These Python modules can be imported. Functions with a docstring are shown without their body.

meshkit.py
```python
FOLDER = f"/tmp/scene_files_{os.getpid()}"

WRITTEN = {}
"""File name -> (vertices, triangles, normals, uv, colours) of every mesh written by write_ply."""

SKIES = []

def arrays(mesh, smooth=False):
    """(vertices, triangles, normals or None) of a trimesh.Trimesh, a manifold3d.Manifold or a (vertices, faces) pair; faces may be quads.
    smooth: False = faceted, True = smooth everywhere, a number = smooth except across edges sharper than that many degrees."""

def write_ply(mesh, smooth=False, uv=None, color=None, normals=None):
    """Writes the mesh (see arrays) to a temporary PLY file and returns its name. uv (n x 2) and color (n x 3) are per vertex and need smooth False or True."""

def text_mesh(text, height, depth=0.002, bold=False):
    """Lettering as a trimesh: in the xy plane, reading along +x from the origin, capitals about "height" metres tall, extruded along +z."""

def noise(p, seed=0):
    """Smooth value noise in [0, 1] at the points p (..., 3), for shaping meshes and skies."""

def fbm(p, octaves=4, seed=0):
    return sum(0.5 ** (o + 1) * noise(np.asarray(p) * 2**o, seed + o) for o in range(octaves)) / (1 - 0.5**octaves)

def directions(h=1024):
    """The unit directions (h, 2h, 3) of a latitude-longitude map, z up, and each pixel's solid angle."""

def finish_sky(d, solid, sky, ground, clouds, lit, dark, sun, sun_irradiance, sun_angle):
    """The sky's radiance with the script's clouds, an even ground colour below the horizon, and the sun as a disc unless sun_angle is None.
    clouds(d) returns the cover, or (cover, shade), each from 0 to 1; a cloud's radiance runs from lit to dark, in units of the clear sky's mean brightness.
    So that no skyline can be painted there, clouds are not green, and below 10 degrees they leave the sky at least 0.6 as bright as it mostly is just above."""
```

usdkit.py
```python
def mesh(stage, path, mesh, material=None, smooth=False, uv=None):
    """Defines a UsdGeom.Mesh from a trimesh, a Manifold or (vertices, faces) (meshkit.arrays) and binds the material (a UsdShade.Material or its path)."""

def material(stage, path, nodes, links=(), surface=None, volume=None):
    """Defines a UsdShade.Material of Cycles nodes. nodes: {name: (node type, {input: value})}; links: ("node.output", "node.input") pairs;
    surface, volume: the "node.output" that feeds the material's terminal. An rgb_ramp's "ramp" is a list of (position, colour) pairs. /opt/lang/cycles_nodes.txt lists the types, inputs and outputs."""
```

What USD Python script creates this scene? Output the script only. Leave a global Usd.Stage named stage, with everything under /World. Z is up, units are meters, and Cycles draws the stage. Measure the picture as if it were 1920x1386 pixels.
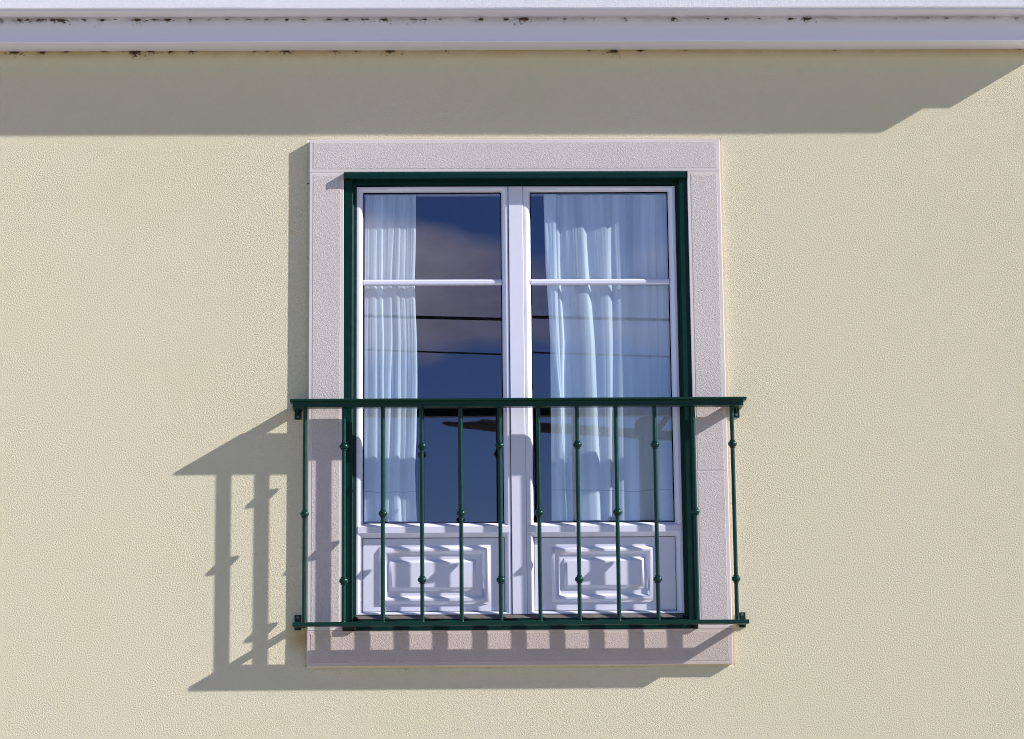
import math, random
import numpy as np
import trimesh
import manifold3d as m3
import meshkit, usdkit
from pxr import Usd, UsdGeom, UsdLux, UsdShade, Gf, Sdf

rng = np.random.default_rng(7)
stage = Usd.Stage.CreateInMemory()
UsdGeom.SetStageUpAxis(stage, UsdGeom.Tokens.z)
UsdGeom.SetStageMetersPerUnit(stage, 1.0)
UsdGeom.Xform.Define(stage, '/World')
UsdGeom.Scope.Define(stage, '/World/Looks')

# ------------------------------------------------------------------ camera
CAM = np.array([0.4042, -7.2458, 1.6982])
YAW, PITCH, ROLL = 0.0184, 0.1788, -0.0078
fwd = np.array([math.sin(YAW) * math.cos(PITCH), math.cos(YAW) * math.cos(PITCH), math.sin(PITCH)])
right0 = np.array([math.cos(YAW), -math.sin(YAW), 0.0])
up0 = np.cross(right0, fwd)
cr, sr = math.cos(ROLL), math.sin(ROLL)
right, up = cr * right0 + sr * up0, -sr * right0 + cr * up0
cam = UsdGeom.Camera.Define(stage, '/World/camera')
mat = Gf.Matrix4d(*right, 0, *up, 0, *(-fwd), 0, *CAM, 1)
cam.AddTransformOp().Set(mat)
cam.CreateProjectionAttr('perspective')
FPX = 4420.73
cam.CreateHorizontalApertureAttr(36.0)
cam.CreateVerticalApertureAttr(36.0 * 739 / 1024)
cam.CreateFocalLengthAttr(36.0 * FPX / 1920)
cam.CreateHorizontalApertureOffsetAttr(36.0 * 57.73 / 1920)
cam.CreateVerticalApertureOffsetAttr(-36.0 * 5.65 / 1920)
cam.CreateClippingRangeAttr(Gf.Vec2f(0.05, 5000))
cam.CreateExposureAttr(1.04)

# ------------------------------------------------------------------ sky and sun
SUN = np.array([3.7609, -1.0, 2.2181]); SUN /= np.linalg.norm(SUN)
ELEV, ROT = math.asin(SUN[2]), math.atan2(SUN[0], SUN[1])
sky_look = usdkit.material(stage, '/World/Looks/sky', {
    'tc': ('texture_coordinate', {}),
    'sky': ('sky_texture', {'sky_type': 'single_scattering', 'sun_disc': False, 'sun_elevation': ELEV, 'sun_rotation': ROT,
                            'altitude': 100.0, 'air_density': 0.8, 'aerosol_density': 0.1, 'ozone_density': 2.0}),
    'hs': ('hsv', {'hue': 0.518, 'saturation': 1.3, 'value': 1.0, 'fac': 1.0}),
    'map': ('mapping', {'scale': (4.6, 4.6, 8.5), 'location': (11.5, 1.9, 0.15)}),
    'n': ('noise_texture', {'scale': 1.25, 'detail': 7.0, 'roughness': 0.55}),
    'cr': ('rgb_ramp', {'ramp': [(0.0, (0, 0, 0)), (0.47, (0, 0, 0)), (0.60, (0.72, 0.72, 0.72)), (0.75, (1, 1, 1)), (1.0, (1, 1, 1))]}),
    'sz': ('separate_xyz', {}), 'dz': ('math', {'math_type': 'subtract', 'value2': 0.208}), 'az': ('math', {'math_type': 'absolute'}),
    'bell': ('map_range', {'from_min': 0.016, 'from_max': 0.046, 'to_min': 0.08, 'to_max': -0.22, 'clamp': True}), 'sum': ('math', {'math_type': 'add'}),
    'mix': ('mix_color', {'blend_type': 'mix', 'use_clamp': False}),
    'cn': ('noise_texture', {'scale': 2.6, 'detail': 6.0, 'roughness': 0.6}),
    'cc': ('rgb_ramp', {'ramp': [(0.0, (3.0, 3.1, 3.6)), (0.35, (3.6, 3.7, 4.2)), (0.65, (7.2, 7.2, 7.6)), (1.0, (8.0, 8.0, 8.2))]}),
    'bg': ('background_shader', {'strength': 0.078}),
}, [('tc.generated', 'map.vector'), ('map.vector', 'n.vector'), ('tc.generated', 'sz.vector'), ('sz.z', 'dz.value1'), ('dz.value', 'az.value1'), ('az.value', 'bell.value'), ('map.vector', 'cn.vector'), ('cn.fac', 'cc.fac'), ('cc.color', 'mix.b'), ('n.fac', 'sum.value1'), ('bell.result', 'sum.value2'), ('sum.value', 'cr.fac'), ('cr.color', 'mix.fac'), ('sky.color', 'hs.color'),
    ('hs.color', 'mix.a'), ('mix.result', 'bg.color')], surface='bg.background')
dome = UsdLux.DomeLight.Define(stage, '/World/sky')
UsdShade.MaterialBindingAPI.Apply(dome.GetPrim()).Bind(sky_look)
sun = UsdLux.DistantLight.Define(stage, '/World/sun')
sun.CreateIntensityAttr(1.25)
sun.CreateAngleAttr(0.5)
sun.CreateNormalizeAttr(True)
sun.CreateColorAttr(Gf.Vec3f(1.0, 0.98, 0.95))
zax = SUN; xax = np.cross([0, 0, 1.0], zax); xax /= np.linalg.norm(xax); yax = np.cross(zax, xax)
sun.AddTransformOp().Set(Gf.Matrix4d(*xax, 0, *yax, 0, *zax, 0, 4, -2, 6, 1))

# ------------------------------------------------------------------ helpers
used = {}


def numbered(path):
    n = used.get(path, 0); used[path] = n + 1
    return path if n == 0 else f'{path}_{n:03d}'


def pathof(parent):
    return '/World' if parent is None else str(parent.GetPath())


def tag(p, label=None, category=None, group=None, kind=None):
    for k, v in (('label', label), ('category', category), ('group', group), ('kind', kind)):
        if v:
            p.SetCustomDataByKey(k, v)
    return p


def obj(name, mesh, look, parent=None, smooth=False, **t):
    return tag(usdkit.mesh(stage, numbered(f'{pathof(parent)}/{name}'), mesh, f'/World/Looks/{look}', smooth=smooth).GetPrim(), **t)


def thing(name, label, category, loc=(0, 0, 0), **t):
    x = UsdGeom.Xform.Define(stage, numbered(f'/World/{name}'))
    if any(loc):
        x.AddTranslateOp().Set(Gf.Vec3d(*loc))
    return tag(x.GetPrim(), label, category, **t)


def cat(*ms):
    return trimesh.util.concatenate([m for m in ms])


def box(x0, x1, y0, y1, z0, z1, c=0.0):
    """A box with its edges chamfered by c."""
    if c <= 0:
        m = trimesh.creation.box([x1 - x0, y1 - y0, z1 - z0]); m.apply_translation([(x0 + x1) / 2, (y0 + y1) / 2, (z0 + z1) / 2])
        return m
    pts = []
    for a, b, d in ((c, 0, c), (0, c, c), (c, c, 0)):
        for X in (x0 + a, x1 - a):
            for Y in (y0 + b, y1 - b):
                for Z in (z0 + d, z1 - d):
                    pts.append((X, Y, Z))
    return trimesh.convex.convex_hull(np.array(pts))


def mf(m):
    return m3.Manifold(m3.Mesh(np.asarray(m.vertices, np.float32), np.asarray(m.faces, np.uint32)))


def tm(m):
    q = m.to_mesh()
    return trimesh.Trimesh(np.array(q.vert_properties[:, :3]), np.array(q.tri_verts), process=False)


def prism_x(poly, x0, x1):
    """A polygon of (y, z) points extruded along x."""
    from shapely.geometry import Polygon
    m = trimesh.creation.extrude_polygon(Polygon(poly), x1 - x0, engine='earcut')
    v = m.vertices.copy(); m.vertices = np.stack([v[:, 2] + x0, v[:, 0], v[:, 1]], 1)
    return m


def prism_z(poly, z0, z1):
    from shapely.geometry import Polygon
    m = trimesh.creation.extrude_polygon(Polygon(poly), z1 - z0, engine='earcut'); m.apply_translation([0, 0, z0])
    return m


def loft(rings, close=False):
    """Rectangles (x0, x1, z0, z1, y) joined one after the other: mitred frames and moulded panels."""
    v, f = [], []
    for x0, x1, z0, z1, y in rings:
        v += [(x0, y, z0), (x1, y, z0), (x1, y, z1), (x0, y, z1)]
    for k in range(len(rings) - 1):
        for i in range(4):
            a, b = 4 * k + i, 4 * k + (i + 1) % 4
            f += [(a, b, b + 4), (a, b + 4, a + 4)]
    if close:
        a = 4 * (len(rings) - 1); f += [(a, a + 1, a + 2), (a, a + 2, a + 3)]
    return trimesh.Trimesh(np.array(v, float), np.array(f), process=False)


def between(o, i, prof):
    """Rings between an outer and an inner rectangle: prof holds (fraction, y)."""
    return [tuple(o[k] + (i[k] - o[k]) * t for k in range(4)) + (y,) for t, y in prof]


def revolve(profile, x, y, n=20):
    m = trimesh.creation.revolve(np.array(profile), sections=n)
    m.apply_translation([x, y, 0])
    return m


# ------------------------------------------------------------------ materials
def simple(name, color, rough=0.5, spec=0.5, **kw):
    return usdkit.material(stage, f'/World/Looks/{name}', {'p': ('principled_bsdf', {'base_color': color, 'roughness': rough, 'specular_ior_level': spec, **kw})}, surface='p.BSDF')


def stucco(name, ca, cb, grain=460.0, strength=1.0, dist=0.0055, extra_nodes=None, extra_links=(), color_out='mixc.result', rough=0.9, height='h.value', pits='h.value'):
    PIT_SHADE = 0.55 if strength > 0.3 else 0.0  # self-shadow of the grain pits is painted into the base colour
    nodes = {
        'g': ('geometry', {}),
        'big': ('noise_texture', {'scale': 2.3, 'detail': 4.0, 'roughness': 0.6}),
        'bigr': ('map_range', {'from_min': 0.32, 'from_max': 0.68, 'clamp': True}),
        'mixc': ('mix_color', {'a': ca, 'b': cb}),
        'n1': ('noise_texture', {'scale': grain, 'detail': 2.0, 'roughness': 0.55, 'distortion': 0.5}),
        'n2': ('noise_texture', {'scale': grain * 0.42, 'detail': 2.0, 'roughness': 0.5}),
        'pit_shade': ('map_range', {'from_min': 0.30, 'from_max': 0.52, 'to_min': PIT_SHADE, 'to_max': 0.0, 'clamp': True}),
        'pit_shade_c': ('mix_color', {'b': tuple(0.62 * c for c in ca)}),
        'h': ('math', {'math_type': 'multiply_add', 'value2': 0.5}),
        'b': ('bump', {'strength': strength, 'distance': dist}),
        'p': ('principled_bsdf', {'roughness': rough, 'specular_ior_level': 0.25, 'diffuse_roughness': 0.6}),
    }
    nodes.update(extra_nodes or {})
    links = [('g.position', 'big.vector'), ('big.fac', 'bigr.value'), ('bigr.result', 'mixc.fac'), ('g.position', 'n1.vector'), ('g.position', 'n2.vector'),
             ('n2.fac', 'h.value1'), ('n1.fac', 'h.value3'), (height, 'b.height'), ('b.normal', 'p.normal'), ('n1.fac', 'pit_shade.value'), (color_out, 'pit_shade_c.a'), ('pit_shade.result', 'pit_shade_c.fac'), ('pit_shade_c.result', 'p.base_color')] + list(extra_links)
    return usdkit.material(stage, f'/World/Looks/{name}', nodes, links, surface='p.BSDF')


WALL_A, WALL_B = (0.76, 0.71, 0.51), (0.78, 0.71, 0.55)
# the render is trowelled smooth in a hand's breadth next to the stone surround: mask from the distance to it
wall_nodes = {
    'sep': ('separate_xyz', {}),
    'ax': ('math', {'math_type': 'subtract', 'value2': 0.6495}), 'aax': ('math', {'math_type': 'absolute'}), 'dx': ('math', {'math_type': 'subtract', 'value2': 0.6495}),
    'az': ('math', {'math_type': 'subtract', 'value2': 2.9078}), 'aaz': ('math', {'math_type': 'absolute'}), 'dz': ('math', {'math_type': 'subtract', 'value2': 0.8287}),
    'd': ('math', {'math_type': 'maximum'}),
    'mk': ('map_range', {'from_min': 0.003, 'from_max': 0.009, 'clamp': True}),
    'hm': ('math', {'math_type': 'multiply'}),
    # ochre bounce glow and damp dirt painted under the cornice; rust below a bracket
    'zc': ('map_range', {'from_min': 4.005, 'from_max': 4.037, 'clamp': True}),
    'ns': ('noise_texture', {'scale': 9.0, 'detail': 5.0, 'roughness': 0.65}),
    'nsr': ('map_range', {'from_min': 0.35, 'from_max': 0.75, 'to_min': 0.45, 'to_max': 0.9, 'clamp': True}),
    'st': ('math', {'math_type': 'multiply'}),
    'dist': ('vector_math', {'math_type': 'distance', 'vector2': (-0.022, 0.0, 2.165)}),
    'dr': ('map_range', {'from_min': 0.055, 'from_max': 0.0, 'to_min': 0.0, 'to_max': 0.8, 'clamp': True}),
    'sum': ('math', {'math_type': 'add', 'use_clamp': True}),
    'glow_and_stain': ('mix_color', {'b': (0.50, 0.33, 0.11)}),
}
wall_links = [('g.position', 'sep.vector'), ('sep.x', 'ax.value1'), ('ax.value', 'aax.value1'), ('aax.value', 'dx.value1'),
              ('sep.z', 'az.value1'), ('az.value', 'aaz.value1'), ('aaz.value', 'dz.value1'), ('dx.value', 'd.value1'), ('dz.value', 'd.value2'),
              ('d.value', 'mk.value'), ('h.value', 'hm.value1'), ('mk.result', 'hm.value2'),
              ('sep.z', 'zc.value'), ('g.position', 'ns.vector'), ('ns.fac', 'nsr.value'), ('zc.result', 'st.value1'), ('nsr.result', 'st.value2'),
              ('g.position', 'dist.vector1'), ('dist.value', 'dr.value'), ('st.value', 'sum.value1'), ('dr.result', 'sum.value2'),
              ('mixc.result', 'glow_and_stain.a'), ('sum.value', 'glow_and_stain.fac')]
stucco('cream_render', WALL_A, WALL_B, extra_nodes=wall_nodes, extra_links=wall_links, color_out='glow_and_stain.result', height='hm.value')
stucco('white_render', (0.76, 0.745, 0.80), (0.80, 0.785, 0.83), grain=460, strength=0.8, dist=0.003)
# smooth white paint of the eave mouldings, grimy along the inner corner
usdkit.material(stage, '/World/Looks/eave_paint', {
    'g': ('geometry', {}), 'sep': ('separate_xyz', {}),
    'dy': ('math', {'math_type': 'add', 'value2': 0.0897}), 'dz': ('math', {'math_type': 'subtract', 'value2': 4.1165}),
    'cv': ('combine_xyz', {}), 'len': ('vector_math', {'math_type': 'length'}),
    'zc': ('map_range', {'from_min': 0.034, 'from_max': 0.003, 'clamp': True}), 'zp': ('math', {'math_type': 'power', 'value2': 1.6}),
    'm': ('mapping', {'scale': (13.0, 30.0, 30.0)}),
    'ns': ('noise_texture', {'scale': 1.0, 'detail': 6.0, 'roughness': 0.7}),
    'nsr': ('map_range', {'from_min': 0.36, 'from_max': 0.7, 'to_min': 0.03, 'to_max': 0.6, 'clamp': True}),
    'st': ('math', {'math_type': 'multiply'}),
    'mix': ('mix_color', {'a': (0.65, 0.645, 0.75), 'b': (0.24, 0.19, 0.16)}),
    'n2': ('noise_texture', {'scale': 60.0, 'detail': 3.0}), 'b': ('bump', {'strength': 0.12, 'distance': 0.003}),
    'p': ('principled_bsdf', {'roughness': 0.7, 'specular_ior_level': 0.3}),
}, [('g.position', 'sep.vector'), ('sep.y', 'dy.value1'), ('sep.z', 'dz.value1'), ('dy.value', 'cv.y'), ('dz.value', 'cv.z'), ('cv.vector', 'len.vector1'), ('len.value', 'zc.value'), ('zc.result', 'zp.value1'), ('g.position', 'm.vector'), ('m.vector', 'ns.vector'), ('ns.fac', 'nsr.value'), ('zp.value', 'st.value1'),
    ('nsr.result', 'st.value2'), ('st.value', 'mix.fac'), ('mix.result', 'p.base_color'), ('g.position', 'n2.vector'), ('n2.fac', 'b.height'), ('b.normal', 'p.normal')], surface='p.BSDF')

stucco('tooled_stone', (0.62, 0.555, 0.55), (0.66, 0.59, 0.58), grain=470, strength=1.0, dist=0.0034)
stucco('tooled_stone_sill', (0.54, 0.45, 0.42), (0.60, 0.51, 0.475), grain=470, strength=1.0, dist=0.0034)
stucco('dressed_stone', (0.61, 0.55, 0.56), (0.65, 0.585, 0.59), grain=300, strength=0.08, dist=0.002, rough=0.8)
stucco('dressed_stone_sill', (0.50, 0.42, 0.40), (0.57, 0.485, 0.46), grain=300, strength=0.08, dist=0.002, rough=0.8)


def painted(name, color, rough, dust=0.0, dustcol=(0.2, 0.22, 0.2), bump=0.05, spec=0.5, scale=45.0):
    usdkit.material(stage, f'/World/Looks/{name}', {
        'g': ('geometry', {}), 'n': ('noise_texture', {'scale': scale, 'detail': 5.0, 'roughness': 0.65}),
        'nr': ('map_range', {'from_min': 0.5, 'from_max': 0.8, 'to_min': 0.0, 'to_max': dust, 'clamp': True}),
        'mix': ('mix_color', {'a': color, 'b': dustcol}),
        'rr': ('map_range', {'from_min': 0.3, 'from_max': 0.7, 'to_min': rough * 0.8, 'to_max': rough * 1.25}),
        'n2': ('noise_texture', {'scale': scale * 5, 'detail': 2.0}), 'b': ('bump', {'strength': bump, 'distance': 0.001}),
        'p': ('principled_bsdf', {'specular_ior_level': spec}),
    }, [('g.position', 'n.vector'), ('n.fac', 'nr.value'), ('nr.result', 'mix.fac'), ('mix.result', 'p.base_color'), ('n.fac', 'rr.value'), ('rr.result', 'p.roughness'),
        ('g.position', 'n2.vector'), ('n2.fac', 'b.height'), ('b.normal', 'p.normal')], surface='p.BSDF')


painted('green_iron', (0.0012, 0.0245, 0.018), 0.3, dust=0.03, dustcol=(0.06, 0.12, 0.10), bump=0.08, spec=0.22)
painted('green_aluminium', (0.0008, 0.020, 0.016), 0.36, dust=0.01, bump=0.02, spec=0.15)
painted('white_upvc', (0.585, 0.58, 0.69), 0.32, dust=0.04, dustcol=(0.55, 0.52, 0.5), bump=0.01)
painted('black_rubber', (0.006, 0.006, 0.010), 0.7, bump=0.02, spec=0.08)
painted('dark_threshold', (0.10, 0.085, 0.085), 0.5, dust=0.4, dustcol=(0.22, 0.19, 0.17), bump=0.05)
painted('black_plastic', (0.008, 0.008, 0.009), 0.7, bump=0.02, spec=0.06)
painted('steel_screw', (0.10, 0.11, 0.11), 0.4, bump=0.02)
painted('lamp_metal', (0.05, 0.045, 0.04), 0.55, bump=0.02)
painted('cable_rubber', (0.015, 0.014, 0.014), 0.6, bump=0.0)
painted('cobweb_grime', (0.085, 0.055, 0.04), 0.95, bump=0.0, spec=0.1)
painted('room_plaster', (0.25, 0.24, 0.23), 0.9, bump=0.0)
painted('street_asphalt', (0.32, 0.28, 0.215), 0.9, dust=0.5, dustcol=(0.36, 0.32, 0.25), bump=0.2, scale=3.0, spec=0.2)
usdkit.material(stage, '/World/Looks/window_glass', {
    'lw': ('layer_weight', {'blend': 0.5}), 'pw': ('math', {'math_type': 'power', 'value2': 5.0}),
    'f': ('math', {'math_type': 'multiply_add', 'value2': 0.45, 'value3': 0.17}),
    't': ('transparent_bsdf', {'color': (0.92, 0.97, 1.0)}),
    'g': ('glossy_bsdf', {'color': (0.84, 0.79, 1.0), 'roughness': 0.0}),
    'm': ('mix_closure', {}),
}, [('lw.facing', 'pw.value1'), ('pw.value', 'f.value1'), ('f.value', 'm.fac'), ('t.BSDF', 'm.closure1'), ('g.BSDF', 'm.closure2')], surface='m.closure')
usdkit.material(stage, '/World/Looks/sheer_cloth', {
    'g': ('geometry', {}), 'sep': ('separate_xyz', {}),
    'm': ('mapping', {'scale': (24.0, 3.0, 0.9)}), 'n': ('noise_texture', {'scale': 1.0, 'detail': 3.0, 'roughness': 0.55}),
    'nr': ('map_range', {'from_min': 0.32, 'from_max': 0.68, 'to_min': 0.03, 'to_max': 0.42, 'clamp': True}),
    # drawn-thread hem stitch
    'za': ('math', {'math_type': 'subtract', 'value2': 2.622}), 'zn': ('noise_texture', {'scale': 9.0, 'detail': 1.0}),
    'zo': ('math', {'math_type': 'multiply_add', 'value2': 0.02, 'value3': -0.01}), 'zs': ('math', {'math_type': 'subtract'}), 'zb': ('math', {'math_type': 'absolute'}),
    'zl': ('math', {'math_type': 'less_than', 'value2': 0.0011}),
    'hem': ('mix_color', {'a': (0.79, 0.86, 0.92), 'b': (0.42, 0.47, 0.55)}),
    'd': ('diffuse_bsdf', {'roughness': 0.5}), 't': ('translucent_bsdf', {}), 'x': ('transparent_bsdf', {'color': (1, 1, 1)}),
    'm1': ('mix_closure', {'fac': 0.22}), 'm2': ('mix_closure', {}),
}, [('g.position', 'sep.vector'), ('g.position', 'm.vector'), ('m.vector', 'n.vector'), ('n.fac', 'nr.value'), ('sep.z', 'za.value1'), ('g.position', 'zn.vector'),
    ('zn.fac', 'zo.value1'), ('za.value', 'zs.value1'), ('zo.value', 'zs.value2'), ('zs.value', 'zb.value1'), ('zb.value', 'zl.value1'), ('zl.value', 'hem.fac'),
    ('hem.result', 'd.color'), ('hem.result', 't.color'), ('d.BSDF', 'm1.closure1'), ('t.BSDF', 'm1.closure2'), ('nr.result', 'm2.fac'),
    ('m1.closure', 'm2.closure1'), ('x.BSDF', 'm2.closure2')], surface='m2.closure')

# ------------------------------------------------------------------ street and house
g = trimesh.Trimesh([(-400, -400, 0), (400, -400, 0), (400, 400, 0), (-400, 400, 0)], [(0, 1, 2), (0, 2, 3)], process=False)
obj('street', g, 'street_asphalt', kind='structure', label='pale paved street in front of the cream house', category='street')

XE, XW = 2.302, -6.0                       # corners of the house
house = thing('house', 'cream rendered house front with a stepped white eave along its top', 'house', (0, 0, 0))
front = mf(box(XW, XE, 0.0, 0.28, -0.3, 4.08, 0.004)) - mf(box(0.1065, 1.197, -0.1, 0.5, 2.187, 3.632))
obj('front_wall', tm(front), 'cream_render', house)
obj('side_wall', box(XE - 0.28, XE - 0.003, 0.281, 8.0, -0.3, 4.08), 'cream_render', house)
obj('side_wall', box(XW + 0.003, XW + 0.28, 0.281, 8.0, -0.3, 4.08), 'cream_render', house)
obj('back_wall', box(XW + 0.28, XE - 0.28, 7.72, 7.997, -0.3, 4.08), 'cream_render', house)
room = cat(box(-1.6, 2.0, 0.282, 4.3, 1.9, 2.0), box(-1.6, 2.0, 0.282, 4.3, 3.9, 4.0), box(-1.7, -1.6, 0.282, 4.3, 1.9, 4.0), box(2.0, 2.015, 0.282, 4.3, 1.9, 4.0),
           box(-1.7, 2.015, 4.3, 4.4, 1.9, 4.0))
obj('room_lining', room, 'room_plaster', house)
Q1, Q2, ZL, ZU = 0.0897, 0.1658, 4.0364, 4.1205
eave_low = box(XW - 0.09, 2.3765, -Q1, 8.09, ZL, ZU + 0.01, 0.0008)
eave_top = box(XW - 0.16, 2.432, -Q2, 8.16, ZU, 4.46, 0.003)


def wavy_edge(m, amp, zref, s=1.0):
    """Hand-run mouldings are never dead straight."""
    m = m.subdivide_to_size(0.12, max_iter=12) if s else m
    v = m.vertices.copy()
    d = meshkit.fbm(np.stack([v[:, 0] * 2.2, v[:, 1] * 2.2, np.full(len(v), zref)], 1), 4, 3) - 0.5
    v[:, 2] += amp * d
    d2 = meshkit.fbm(np.stack([v[:, 0] * 1.7, v[:, 2] * 3, np.full(len(v), zref + 4)], 1), 3, 9) - 0.5
    v[:, 1] += np.where(v[:, 1] < 0, amp * d2, 0)
    m.vertices = v
    return m


fascia = obj('lower_eave_moulding', wavy_edge(eave_low, 0.004, 1.0), 'eave_paint', house)
# the upper course: rough render on its face, smooth painted soffit
top = wavy_edge(eave_top, 0.004, 2.0)
obj('upper_eave_course', top, 'white_render', house)
sof = trimesh.Trimesh([(XW, -Q2 + 0.006, ZU - 0.0035), (2.425, -Q2 + 0.006, ZU - 0.0035), (2.425, -0.05, ZU - 0.0035), (XW, -0.05, ZU - 0.0035)], [(0, 2, 1), (0, 3, 2)], process=False)
sof = box(XW, 2.426, -Q2 + 0.005, -0.05, ZU - 0.0045, ZU + 0.004)
obj('soffit', sof, 'eave_paint', house)

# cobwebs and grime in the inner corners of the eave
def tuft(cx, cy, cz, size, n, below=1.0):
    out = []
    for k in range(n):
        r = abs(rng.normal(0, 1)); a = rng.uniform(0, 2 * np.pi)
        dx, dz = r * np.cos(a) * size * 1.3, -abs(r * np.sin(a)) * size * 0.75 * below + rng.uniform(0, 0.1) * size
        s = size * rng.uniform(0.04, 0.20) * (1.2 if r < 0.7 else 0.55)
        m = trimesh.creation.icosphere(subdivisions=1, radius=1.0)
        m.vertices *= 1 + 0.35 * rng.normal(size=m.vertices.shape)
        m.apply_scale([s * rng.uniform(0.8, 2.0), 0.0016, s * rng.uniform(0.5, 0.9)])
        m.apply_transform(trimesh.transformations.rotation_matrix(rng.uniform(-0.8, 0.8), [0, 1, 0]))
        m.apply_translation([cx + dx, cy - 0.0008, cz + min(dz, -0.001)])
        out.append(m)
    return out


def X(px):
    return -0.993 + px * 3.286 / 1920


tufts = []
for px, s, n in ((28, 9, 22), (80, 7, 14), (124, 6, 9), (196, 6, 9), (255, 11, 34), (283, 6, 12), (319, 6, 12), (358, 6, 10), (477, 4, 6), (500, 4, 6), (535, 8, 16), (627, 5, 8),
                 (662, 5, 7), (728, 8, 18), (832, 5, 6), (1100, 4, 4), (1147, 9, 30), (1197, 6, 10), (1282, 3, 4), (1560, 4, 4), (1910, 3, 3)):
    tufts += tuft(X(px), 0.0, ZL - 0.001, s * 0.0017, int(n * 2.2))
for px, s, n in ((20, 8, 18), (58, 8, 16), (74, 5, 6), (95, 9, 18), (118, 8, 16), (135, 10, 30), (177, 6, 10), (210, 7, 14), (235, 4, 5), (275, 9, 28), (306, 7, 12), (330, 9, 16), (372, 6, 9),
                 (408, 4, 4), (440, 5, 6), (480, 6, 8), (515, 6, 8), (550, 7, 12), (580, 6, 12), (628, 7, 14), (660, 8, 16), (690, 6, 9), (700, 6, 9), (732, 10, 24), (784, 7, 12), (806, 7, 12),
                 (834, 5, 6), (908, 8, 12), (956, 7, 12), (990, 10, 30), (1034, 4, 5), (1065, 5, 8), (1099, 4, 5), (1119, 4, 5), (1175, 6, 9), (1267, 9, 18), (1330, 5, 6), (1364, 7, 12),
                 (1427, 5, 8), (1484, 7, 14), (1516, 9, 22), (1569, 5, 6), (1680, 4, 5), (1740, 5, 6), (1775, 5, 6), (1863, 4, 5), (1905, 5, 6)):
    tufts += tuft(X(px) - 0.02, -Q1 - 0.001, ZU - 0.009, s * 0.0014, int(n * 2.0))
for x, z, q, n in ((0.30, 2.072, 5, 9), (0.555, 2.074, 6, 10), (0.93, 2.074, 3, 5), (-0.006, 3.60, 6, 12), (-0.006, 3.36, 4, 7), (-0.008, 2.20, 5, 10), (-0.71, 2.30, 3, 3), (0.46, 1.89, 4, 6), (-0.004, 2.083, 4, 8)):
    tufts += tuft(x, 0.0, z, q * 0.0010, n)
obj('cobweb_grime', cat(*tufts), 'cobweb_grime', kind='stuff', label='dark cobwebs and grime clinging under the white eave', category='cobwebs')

# ------------------------------------------------------------------ stone surround of the window
ST = 0.0187
surround = thing('window_surround', 'pale pinkish stone surround framing the window', 'window surround')


def block(name, x0, x1, z0, z1, body, face, mx0=0.0105, mx1=0.0105, mz0=0.0095, mz1=0.009):
    b = obj(name, box(x0, x1, -ST + 0.0005, 0.05, z0, z1, 0.0009), body, surround)
    f = trimesh.Trimesh(*[np.array(a) for a in (lambda m: (m.vertices, m.faces))(box(x0 + mx0, x1 - mx1, -ST - 0.0001, -ST + 0.012, z0 + mz0, z1 - mz1, 0.0009))], process=False)
    obj('tooled_face', f, face, b)
    return b


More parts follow.
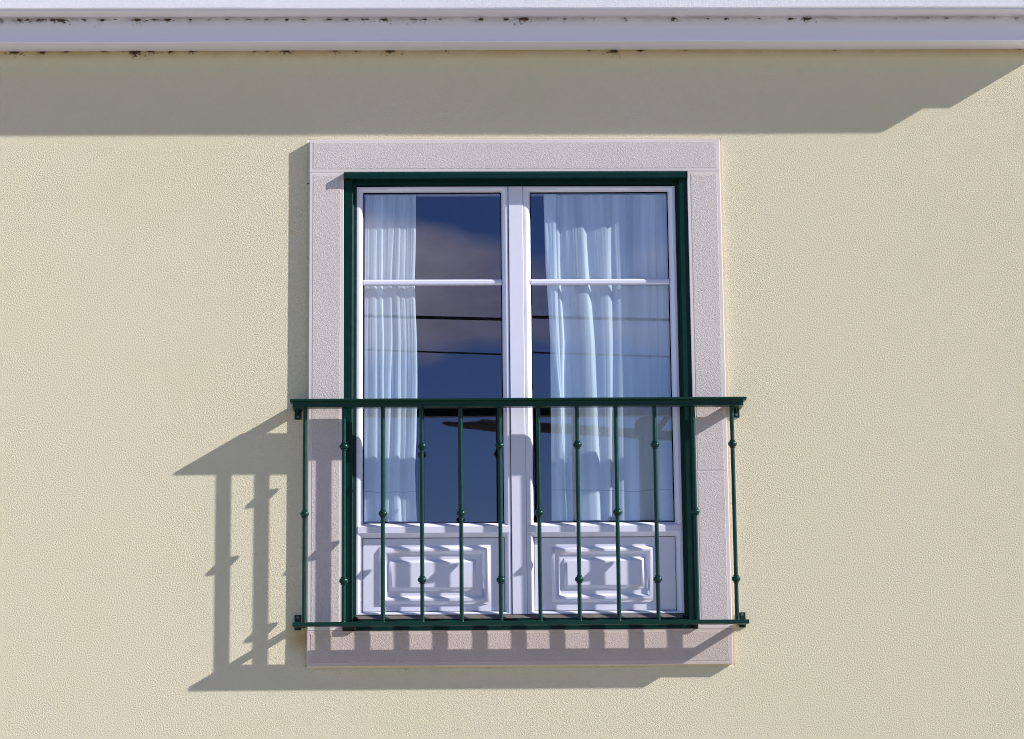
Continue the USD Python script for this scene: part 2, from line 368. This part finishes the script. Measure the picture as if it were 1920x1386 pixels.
J0, J1, ZJ, ZS = 0.1083, 1.1945, 3.6305, 2.1878
block('lintel', 0.0, 1.299, ZJ + 0.0006, 3.7365, 'dressed_stone', 'tooled_stone')
block('jamb', 0.0006, J0, ZS + 0.0006, ZJ - 0.0006, 'dressed_stone', 'tooled_stone')
block('jamb', J1, 1.2984, 2.6747, ZJ - 0.0006, 'dressed_stone', 'tooled_stone', mz0=0.0012)
block('jamb', J1, 1.2984, ZS + 0.0006, 2.6738, 'dressed_stone', 'tooled_stone', mz1=0.0012)
block('sill', -0.0004, 1.2988, 2.0792, ZS - 0.0006, 'dressed_stone_sill', 'tooled_stone_sill')

# ------------------------------------------------------------------ the french window
win = thing('french_window', 'double French window with white leaves in a dark green metal frame', 'window')


def post(mirror):
    p = [(0.1095, -0.0145), (0.1340, -0.0145), (0.1354, -0.0132), (0.1362, 0.0015), (0.1385, 0.003), (0.1472, 0.0045), (0.1472, 0.07), (0.1095, 0.07)]
    if mirror:
        p = [(1.3030 - x, y) for x, y in p][::-1]
    return prism_z(p, 2.215, 3.606)


obj('frame_post', post(False), 'green_aluminium', win)
obj('frame_post', post(True), 'green_aluminium', win)
hood = prism_x([(-0.033, 3.6072), (-0.0322, 3.6062), (0.002, 3.6055), (0.002, 3.592), (0.07, 3.592), (0.07, 3.6285), (-0.008, 3.6285), (-0.0295, 3.6262), (-0.0318, 3.6235), (-0.033, 3.621)], 0.1105, 1.1915)
hood = obj('shutter_hood', hood, 'green_aluminium', win)
for xa in (0.1082, 1.1917):
    obj('end_cap', box(xa, xa + 0.0024, -0.0342, 0.0, 3.6045, 3.6272, 0.0006), 'black_plastic', hood)
sillp = prism_x([(-0.0192, 2.187), (-0.0192, 2.2105), (-0.0180, 2.2135), (0.003, 2.2215), (0.07, 2.2215), (0.07, 2.1905), (-0.0150, 2.1885), (-0.0150, 2.187)], 0.1087, 1.1941)
fs = obj('frame_sill', sillp, 'green_aluminium', win)
for xa, xb in ((0.1078, 0.1480), (1.1760, 1.1946)):
    obj('end_cap', box(xa, xb, -0.0280, -0.010, 2.1862, 2.2075, 0.003), 'black_plastic', fs)
obj('threshold', prism_x([(-0.002, 2.2217), (-0.004, 2.2235), (0.0035, 2.2345), (0.06, 2.2345), (0.06, 2.2217)], 0.1475, 1.1555), 'dark_threshold', win)
for xa in (0.1465, 1.1495):
    obj('threshold_cap', box(xa, xa + 0.007, -0.007, 0.02, 2.2215, 2.2295, 0.0015), 'black_plastic', win)

GY = 0.0235                                   # plane of the glass
for k, (lx0, lx1, gx0, gx1, m0, m1) in enumerate(((0.1480, 0.6257, 0.1677, 0.6055, (0.2200, 0.5610), (0.2484, 0.5165)), (0.6740, 1.1568, 0.6962, 1.1345, (0.7508, 1.0690), (0.7885, 1.0390)))):
    zb0, zt0, pz0, gzt = 2.2362, 3.5885, 2.2462, 3.5728
    outer, inner = (lx0, lx1, zb0, zt0), (gx0, gx1, pz0, gzt)
    prof = [(0.0, 0.07), (0.0, 0.0062), (0.03, 0.0052), (0.10, 0.0050), (0.40, 0.0050), (0.43, 0.0062), (0.47, 0.0066), (0.62, 0.0074), (0.75, 0.0096), (0.86, 0.0130), (0.95, 0.0172), (1.0, 0.0185), (1.0, 0.07)]
    leaf = obj('leaf', loft(between(outer, inner, prof)), 'white_upvc', win, smooth=25)
    # middle rail
    mr = prism_x([(0.0190, 2.4740), (0.0040, 2.4862), (0.0030, 2.4882), (0.0030, 2.5070), (0.0042, 2.5090), (0.0135, 2.5172), (0.0160, 2.5186), (0.069, 2.5186), (0.069, 2.4740)], lx0 + 0.0055, lx1 - 0.0050)
    obj('middle_rail', mr, 'white_upvc', leaf)
    # rubber gaskets; round the glass widened to imitate a dark edge reflection
    def gasket(x0, x1, z0, z1, y, w=0.0022):
        return loft([(x0, x1, z0, z1, y + 0.006), (x0, x1, z0, z1, y), (x0 + w, x1 - w, z0 + w, z1 - w, y + 0.0006), (x0 + w, x1 - w, z0 + w, z1 - w, y + 0.006)])
    obj('gasket', gasket(gx0 - 0.0002, gx1 + 0.0002, 2.5184, gzt + 0.0002, 0.0200, 0.0034), 'black_rubber', leaf)
    obj('gasket', gasket(gx0 - 0.0002, gx1 + 0.0002, pz0 - 0.0002, 2.4742, 0.0178, 0.0016), 'black_rubber', leaf)
    # glazing bar on the pane
    bar = prism_x([(GY - 0.0008, 3.2712), (0.0165, 3.2728), (0.0145, 3.2765), (0.0145, 3.2845), (0.0165, 3.2892), (GY - 0.0008, 3.2910)], gx0 + 0.0012, gx1 - 0.0012)
    obj('glazing_bar', bar, 'white_upvc', leaf)
    # panes: each set a hair out of true, as real glazing is
    for q, (z0, z1) in enumerate(((2.5186, 3.2722), (3.2900, 3.5730))):
        tx, tz = ((0.0007, 0.0004), (-0.0005, -0.0003), (-0.0004, 0.0006), (0.0006, -0.0004))[2 * k + q]
        m = box(gx0 - 0.001, gx1 + 0.001, GY, GY + 0.0004, z0, z1)
        c = m.bounds.mean(0); v = m.vertices - c
        m.vertices = np.stack([v[:, 0], v[:, 1] + v[:, 2] * tx + v[:, 0] * tz, v[:, 2]], 1) + c
        pv = loft([(gx0 - 0.001, gx1 + 0.001, z0, z1, GY)], True)
        v = pv.vertices - c
        pv.vertices = np.stack([v[:, 0], v[:, 1] + v[:, 2] * tx + v[:, 0] * tz, v[:, 2]], 1) + c
        obj('pane', pv, 'window_glass', leaf)
    # moulded lower panel
    B = 0.0195
    def rect(x, z, d, y):
        return (x[0] + d, x[1] - d, z[0] + d, z[1] - d, y)
    zr = (2.2690, 2.4484) if k == 0 else (2.2726, 2.4455)
    zi = (2.3100, 2.4074) if k == 0 else (2.3140, 2.4100)
    rings = [(gx0 - 0.001, gx1 + 0.001, pz0 - 0.001, 2.4745, B), rect(m0, zr, -0.003, B), rect(m0, zr, 0.0, B - 0.0006), rect(m0, zr, 0.0020, B - 0.0016), rect(m0, zr, 0.0075, B - 0.0064), rect(m0, zr, 0.0092, B - 0.0074), rect(m0, zr, 0.0112, B - 0.0078),
             rect(m0, zr, 0.0150, B - 0.0078), rect(m0, zr, 0.0168, B - 0.0073), rect(m0, zr, 0.0235, B - 0.0018), rect(m0, zr, 0.0255, B - 0.0006), rect(m0, zr, 0.0275, B - 0.0002),
             rect(m1, zi, -0.002, B - 0.0003), rect(m1, zi, 0.0, B - 0.0006), rect(m1, zi, 0.0018, B - 0.0016), rect(m1, zi, 0.0085, B - 0.0068), rect(m1, zi, 0.0103, B - 0.0077), rect(m1, zi, 0.0125, B - 0.0080)]
    obj('panel', loft(rings, True), 'white_upvc', leaf, smooth=28)
obj('meeting_stile', box(0.6281, 0.6733, 0.0030, 0.069, 2.2362, 3.5885, 0.0014), 'white_upvc', win)

# ------------------------------------------------------------------ curtains hung on the leaves
def curtain(name, label, xl, xr, z0, z1, pleat_top, pleat_bot, amp, y0, nx=260, nz=130, seed=1, gather=0.0):
    """xl, xr: functions of z; pleats: positions (0..1) of the valleys at the top and at the bottom."""
    r = np.random.default_rng(seed)
    zs = np.linspace(z1, z0, nz)
    S = np.linspace(0, 1, nx)
    pt, pb = np.array(pleat_top), np.array(pleat_bot)
    A = np.array(amp); P = r.uniform(0.66, 0.88, len(A))
    V = np.zeros((nz, nx, 3))
    for i, z in enumerate(zs):
        t = (z1 - z) / (z1 - z0)
        b = pt + (pb - pt) * t
        k = np.clip(np.searchsorted(b, S, 'right') - 1, 0, len(b) - 2)
        w = (S - b[k]) / np.maximum(b[k + 1] - b[k], 1e-6)
        w = np.clip(w, 0, 1)
        wd = (b[k + 1] - b[k]) * (xr(z) - xl(z))
        e = P[k]
        bump = np.where(w < e, np.sin(np.pi / 2 * np.clip(w / e, 0, 1)) ** 1.15, np.cos(np.pi / 2 * np.clip((w - e) / (1 - e), 0, 1)) ** 0.8) * wd
        grow = 0.45 + 0.55 * min(1.0, t / 0.25)
        y = y0 - A[k] * bump * grow
        fine = meshkit.fbm(np.stack([S * 42, np.full(nx, t * 2.2), np.full(nx, seed * 3.1)], 1), 3, seed) - 0.5
        y += fine * (0.0045 * math.exp(-t * 9) + 0.0012)
        y += 0.005 * (meshkit.fbm(np.stack([S * 3, np.full(nx, t * 3), np.full(nx, seed + 7.7)], 1), 2, seed) - 0.5)
        x = xl(z) + (xr(z) - xl(z)) * S
        x = x + (meshkit.noise(np.stack([S * 0 + seed, np.full(nx, t * 7), S * 2], 1), seed) - 0.5) * 0.003 * (S > 0.02)
        V[i, :, 0], V[i, :, 1], V[i, :, 2] = x, y, z
    f = []
    ii, jj = np.meshgrid(np.arange(nz - 1), np.arange(nx - 1), indexing='ij')
    a = (ii * nx + jj).ravel()
    F = np.vstack([np.stack([a, a + nx, a + nx + 1], 1), np.stack([a, a + nx + 1, a + 1], 1)])
    return V.reshape(-1, 3), F


def lerpz(pts):
    pts = sorted(pts); zz, xx = [p[0] for p in pts], [p[1] for p in pts]
    return lambda z: float(np.interp(z, zz, xx))


ZT, ZB = 3.5690, 2.5270
cl = thing('curtain', 'narrow sheer white curtain gathered at the left edge of the left leaf', 'curtain')
v, f = curtain('cloth', '', lerpz([(ZB, 0.1716), (3.2, 0.1725), (ZT, 0.1745)]), lerpz([(ZB, 0.337), (2.62, 0.3325), (2.69, 0.3300), (2.78, 0.3345), (2.893, 0.3370), (3.097, 0.3370), (3.19, 0.333), (3.2856, 0.3297), (3.45, 0.334), (ZT, 0.3355)]),
               ZB, ZT, [0, .07, .22, .345, .58, .69, .80, 1.0], [0, .03, .25, .38, .46, .70, .79, 1.0], [.07, .09, .13, .08, .14, .07, .09], 0.0350, seed=3)
obj('cloth', (v, f), 'sheer_cloth', cl, smooth=True)
crt = thing('curtain', 'wide sheer white curtain drawn across most of the right leaf', 'curtain')
v, f = curtain('cloth', '', lerpz([(ZB, 0.7535), (2.95, 0.7560), (3.095, 0.7570), (3.277, 0.7480), (3.3358, 0.7447), (ZT, 0.7408)]), lerpz([(ZB, 1.1375), (ZT, 1.1385)]),
               ZB, ZT, [0, .121, .327, .543, .63, .848, .90, 1.0], [0, .105, .41, .485, .60, .80, .88, 1.0], [.16, .15, .15, .15, .10, .26, .16], 0.0415, nx=420, seed=5)
obj('cloth', (v, f), 'sheer_cloth', crt, smooth=True)
# the leading edge turned back over itself, slanting down to the right
v, f = curtain('flap', '', lerpz([(ZB, 0.7985), (2.62, 0.7950), (2.9161, 0.7815), (3.095, 0.7590), (3.277, 0.7478), (ZT, 0.7414)]), lerpz([(ZB, 0.8010), (2.62, 0.7985), (2.9161, 0.7905), (3.0, 0.7880), (3.2, 0.782), (ZT, 0.778)]),
               ZB, ZT, [0, 1.0], [0, 1.0], [.08], 0.0285, nx=24, seed=8)
obj('turned_edge', (v, f), 'sheer_cloth', crt, smooth=True)

# ------------------------------------------------------------------ balcony railing
rail = thing('balcony_railing', 'dark green iron Juliet balcony railing across the window', 'railing')
PB, RB = 0.068, 0.00635
hr = prism_x([(-0.041, 2.8915), (-0.0965, 2.8922), (-0.098, 2.8908), (-0.0975, 2.8862), (-0.0880, 2.8825), (-0.0850, 2.8800), (-0.0850, 2.8690), (-0.0838, 2.8678), (-0.0522, 2.8678), (-0.051, 2.8690), (-0.051, 2.8835), (-0.041, 2.8850)], -0.0435, 1.3440)
cap = prism_x([(-0.041, 2.8915), (-0.0965, 2.8922), (-0.098, 2.8908), (-0.0975, 2.8862), (-0.0880, 2.8832), (-0.041, 2.8850)], -0.0524, 1.3526)
hr = tm(mf(hr) + mf(cap))
obj('handrail', hr, 'green_iron', rail)
obj('bottom_rail', box(-0.0413, 1.3434, -0.0857, -0.0545, 2.1968, 2.2094, 0.0012), 'green_iron', rail)


def bead(zc):
    """Profile of a turned collar: small ring, flattened ball, wider ring."""
    r = RB
    pts = [(r - 0.001, zc + 0.0125), (r + 0.0016, zc + 0.0120), (r + 0.0024, zc + 0.0104), (r + 0.0016, zc + 0.0088), (r + 0.0012, zc + 0.0080)]
    for a in np.linspace(62, -62, 9):
        pts.append((r + 0.0002 + 0.0071 * math.cos(math.radians(a)) ** 0.9, zc + 0.0080 * math.sin(math.radians(a))))
    pts += [(r + 0.0016, zc - 0.0080), (r + 0.0022, zc - 0.0088), (r + 0.0030, zc - 0.0102), (r + 0.0022, zc - 0.0118), (r - 0.001, zc - 0.0125)]
    return pts


for k in range(12):
    x = -0.0072 + 0.11963 * k
    prof = [(0.0, 2.2085)] + [(RB + (0.0022 if i == 0 else 0.0), z) for i, z in ((0, 2.2085), (1, 2.2125), (1, 2.8685))] + [(0.0, 2.8685)]
    b = obj('baluster', revolve(prof, x, -PB + rng.uniform(-0.0006, 0.0006), 18), 'green_iron', rail, smooth=40)
    for zc in ((2.540,) if k % 2 == 0 else (2.7485, 2.3355)):
        obj('collar', revolve(bead(zc + rng.uniform(-0.0015, 0.0015)), x, -PB, 22), 'green_iron', b, smooth=35)


def screw(x, z, y):
    m = trimesh.creation.cylinder(radius=0.0042, height=0.003, sections=6)
    m.apply_transform(trimesh.transformations.rotation_matrix(np.pi / 2, [1, 0, 0])); m.apply_translation([x, y, z])
    return m


for x0, x1, a0, a1, up_ in ((-0.0435, -0.0215, -0.0470, -0.0140, 1), (1.3225, 1.3410, 1.3155, 1.3465, 1), (-0.0405, -0.0190, -0.0405, -0.0140, 0), (1.3225, 1.3432, 1.3155, 1.3425, 0)):
    if up_:
        arm = box(a0, a1, -0.0535, 0.004, 2.8686, 2.8908, 0.0008)
        plate = box(x0, x1, -0.0055, 0.004, 2.8420, 2.8700, 0.0008)
        gus = prism_x([(-0.035, 2.8695), (-0.004, 2.8695), (-0.004, 2.855)], x0 + 0.006, x0 + 0.011)
        m = tm(mf(arm) + mf(plate) + mf(gus)); sz = 2.8505
    else:
        arm = box(a0, a1, -0.058, 0.004, 2.1975, 2.2086, 0.0008)
        plate = box(x0 + 0.0004, x1 - 0.0004, -0.0055, 0.004, 2.1905, 2.2370, 0.0008)
        m = tm(mf(arm) + mf(plate)); sz = 2.2300
    br = obj('bracket', m, 'green_iron', rail)
    obj('screw', screw((x0 + x1) / 2, sz, -0.0065), 'steel_screw', br)

# ------------------------------------------------------------------ across the street: seen only mirrored in the panes
def tube(pts, r, n=10):
    p = np.array(pts, float); t = np.gradient(p, axis=0); t /= np.linalg.norm(t, axis=1, keepdims=True)
    a = np.cross(t, [0.03, 0.02, 1.0]); bad = np.linalg.norm(a, axis=1) < 0.05
    a[bad] = [1, 0, 0]; a /= np.linalg.norm(a, axis=1, keepdims=True); b = np.cross(t, a)
    ang = np.arange(n) * 2 * np.pi / n
    R = np.broadcast_to(r, (len(p),))
    v = p[:, None] + R[:, None, None] * (np.cos(ang)[None, :, None] * a[:, None] + np.sin(ang)[None, :, None] * b[:, None])
    i, j = np.meshgrid(np.arange(len(p) - 1), np.arange(n), indexing='ij')
    q = np.stack([i * n + j, i * n + (j + 1) % n, (i + 1) * n + (j + 1) % n, (i + 1) * n + j], -1).reshape(-1, 4)
    caps = [(0, k + 1, k) for k in range(1, n - 1)] + [((len(p) - 1) * n, (len(p) - 1) * n + k, (len(p) - 1) * n + k + 1) for k in range(1, n - 1)]
    return trimesh.Trimesh(v.reshape(-1, 3), np.vstack([q[:, [0, 1, 2]], q[:, [0, 2, 3]], np.array(caps)]), process=False)


def wire(name, y, zfun, r, label):
    xs = np.linspace(-30, 30, 61)
    obj(name, tube([(x, y, zfun(x)) for x in xs], r, 8), 'cable_rubber', None, smooth=True, label=label, category='cable', group='overhead cables along the street')


wire('overhead_cable', -9.0, lambda x: 5.0172 - 0.0265 * x + 0.0012 * (x - 1) ** 2, 0.0115, 'thick upper overhead cable mirrored as the bolder dark line in the panes')
wire('overhead_cable', -9.0, lambda x: 4.7740 - 0.0370 * x + 0.0012 * (x - 1) ** 2, 0.0062, 'thin lower overhead cable mirrored as the fine dark line in the panes')
lamp = thing('street_lamp', 'dark street lamp with a side arm, mirrored in the lower panes', 'street lamp', (2.06, -11.0, 0))
obj('post', tube([(0, 0, 0), (0, 0, 0.4), (0, 0, 0.42), (0, 0, 4.56), (0, 0, 4.60)], [0.11, 0.11, 0.08, 0.075, 0.03], 16), 'lamp_metal', lamp, smooth=40)
obj('arm', box(-1.17, 0.62, -0.03, 0.03, -0.036, 0.036, 0.006).apply_transform(trimesh.transformations.rotation_matrix(0.070, [0, 1, 0])).apply_translation([0, 0.10, 4.432]), 'lamp_metal', lamp)
obj('brace', box(-0.02, 0.20, -0.02, 0.02, -0.022, 0.022, 0.004).apply_transform(trimesh.transformations.rotation_matrix(-0.9, [0, 1, 0])).apply_translation([0.06, 0.10, 4.46]), 'lamp_metal', lamp)
obj('knee', tm(m3.Manifold.batch_hull([mf(box(-0.11, -0.05, 0.06, 0.14, 4.44, 4.52)), mf(box(-0.08, 0.0, 0.05, 0.15, 4.40, 4.56))])), 'lamp_metal', lamp)
hp = []
for t, w, h, dz in ((0.0, 0.012, 0.006, 0.0), (0.08, 0.06, 0.016, -0.004), (0.30, 0.075, 0.022, -0.01), (0.55, 0.085, 0.030, -0.004), (0.62, 0.085, 0.044, 0.004), (0.80, 0.08, 0.046, 0.002), (1.0, 0.05, 0.038, -0.004)):
    a = np.linspace(0, 2 * np.pi, 16, endpoint=False)
    xx = -1.62 + 0.50 * t
    hp.append(np.stack([np.full(16, xx), 0.10 + w * np.cos(a), 4.432 - 0.070 * xx + 0.012 + dz + h * np.sin(a)], 1))
hv = np.vstack(hp); hf = []
for i in range(len(hp) - 1):
    for j in range(16):
        a0, b0 = 16 * i + j, 16 * i + (j + 1) % 16
        hf += [(a0, b0, b0 + 16), (a0, b0 + 16, a0 + 16)]
hf += [(0, k + 1, k) for k in range(1, 15)] + [(16 * (len(hp) - 1), 16 * (len(hp) - 1) + k, 16 * (len(hp) - 1) + k + 1) for k in range(1, 15)]
obj('lamp_head', trimesh.Trimesh(hv, np.array(hf), process=False), 'lamp_metal', lamp, smooth=40)
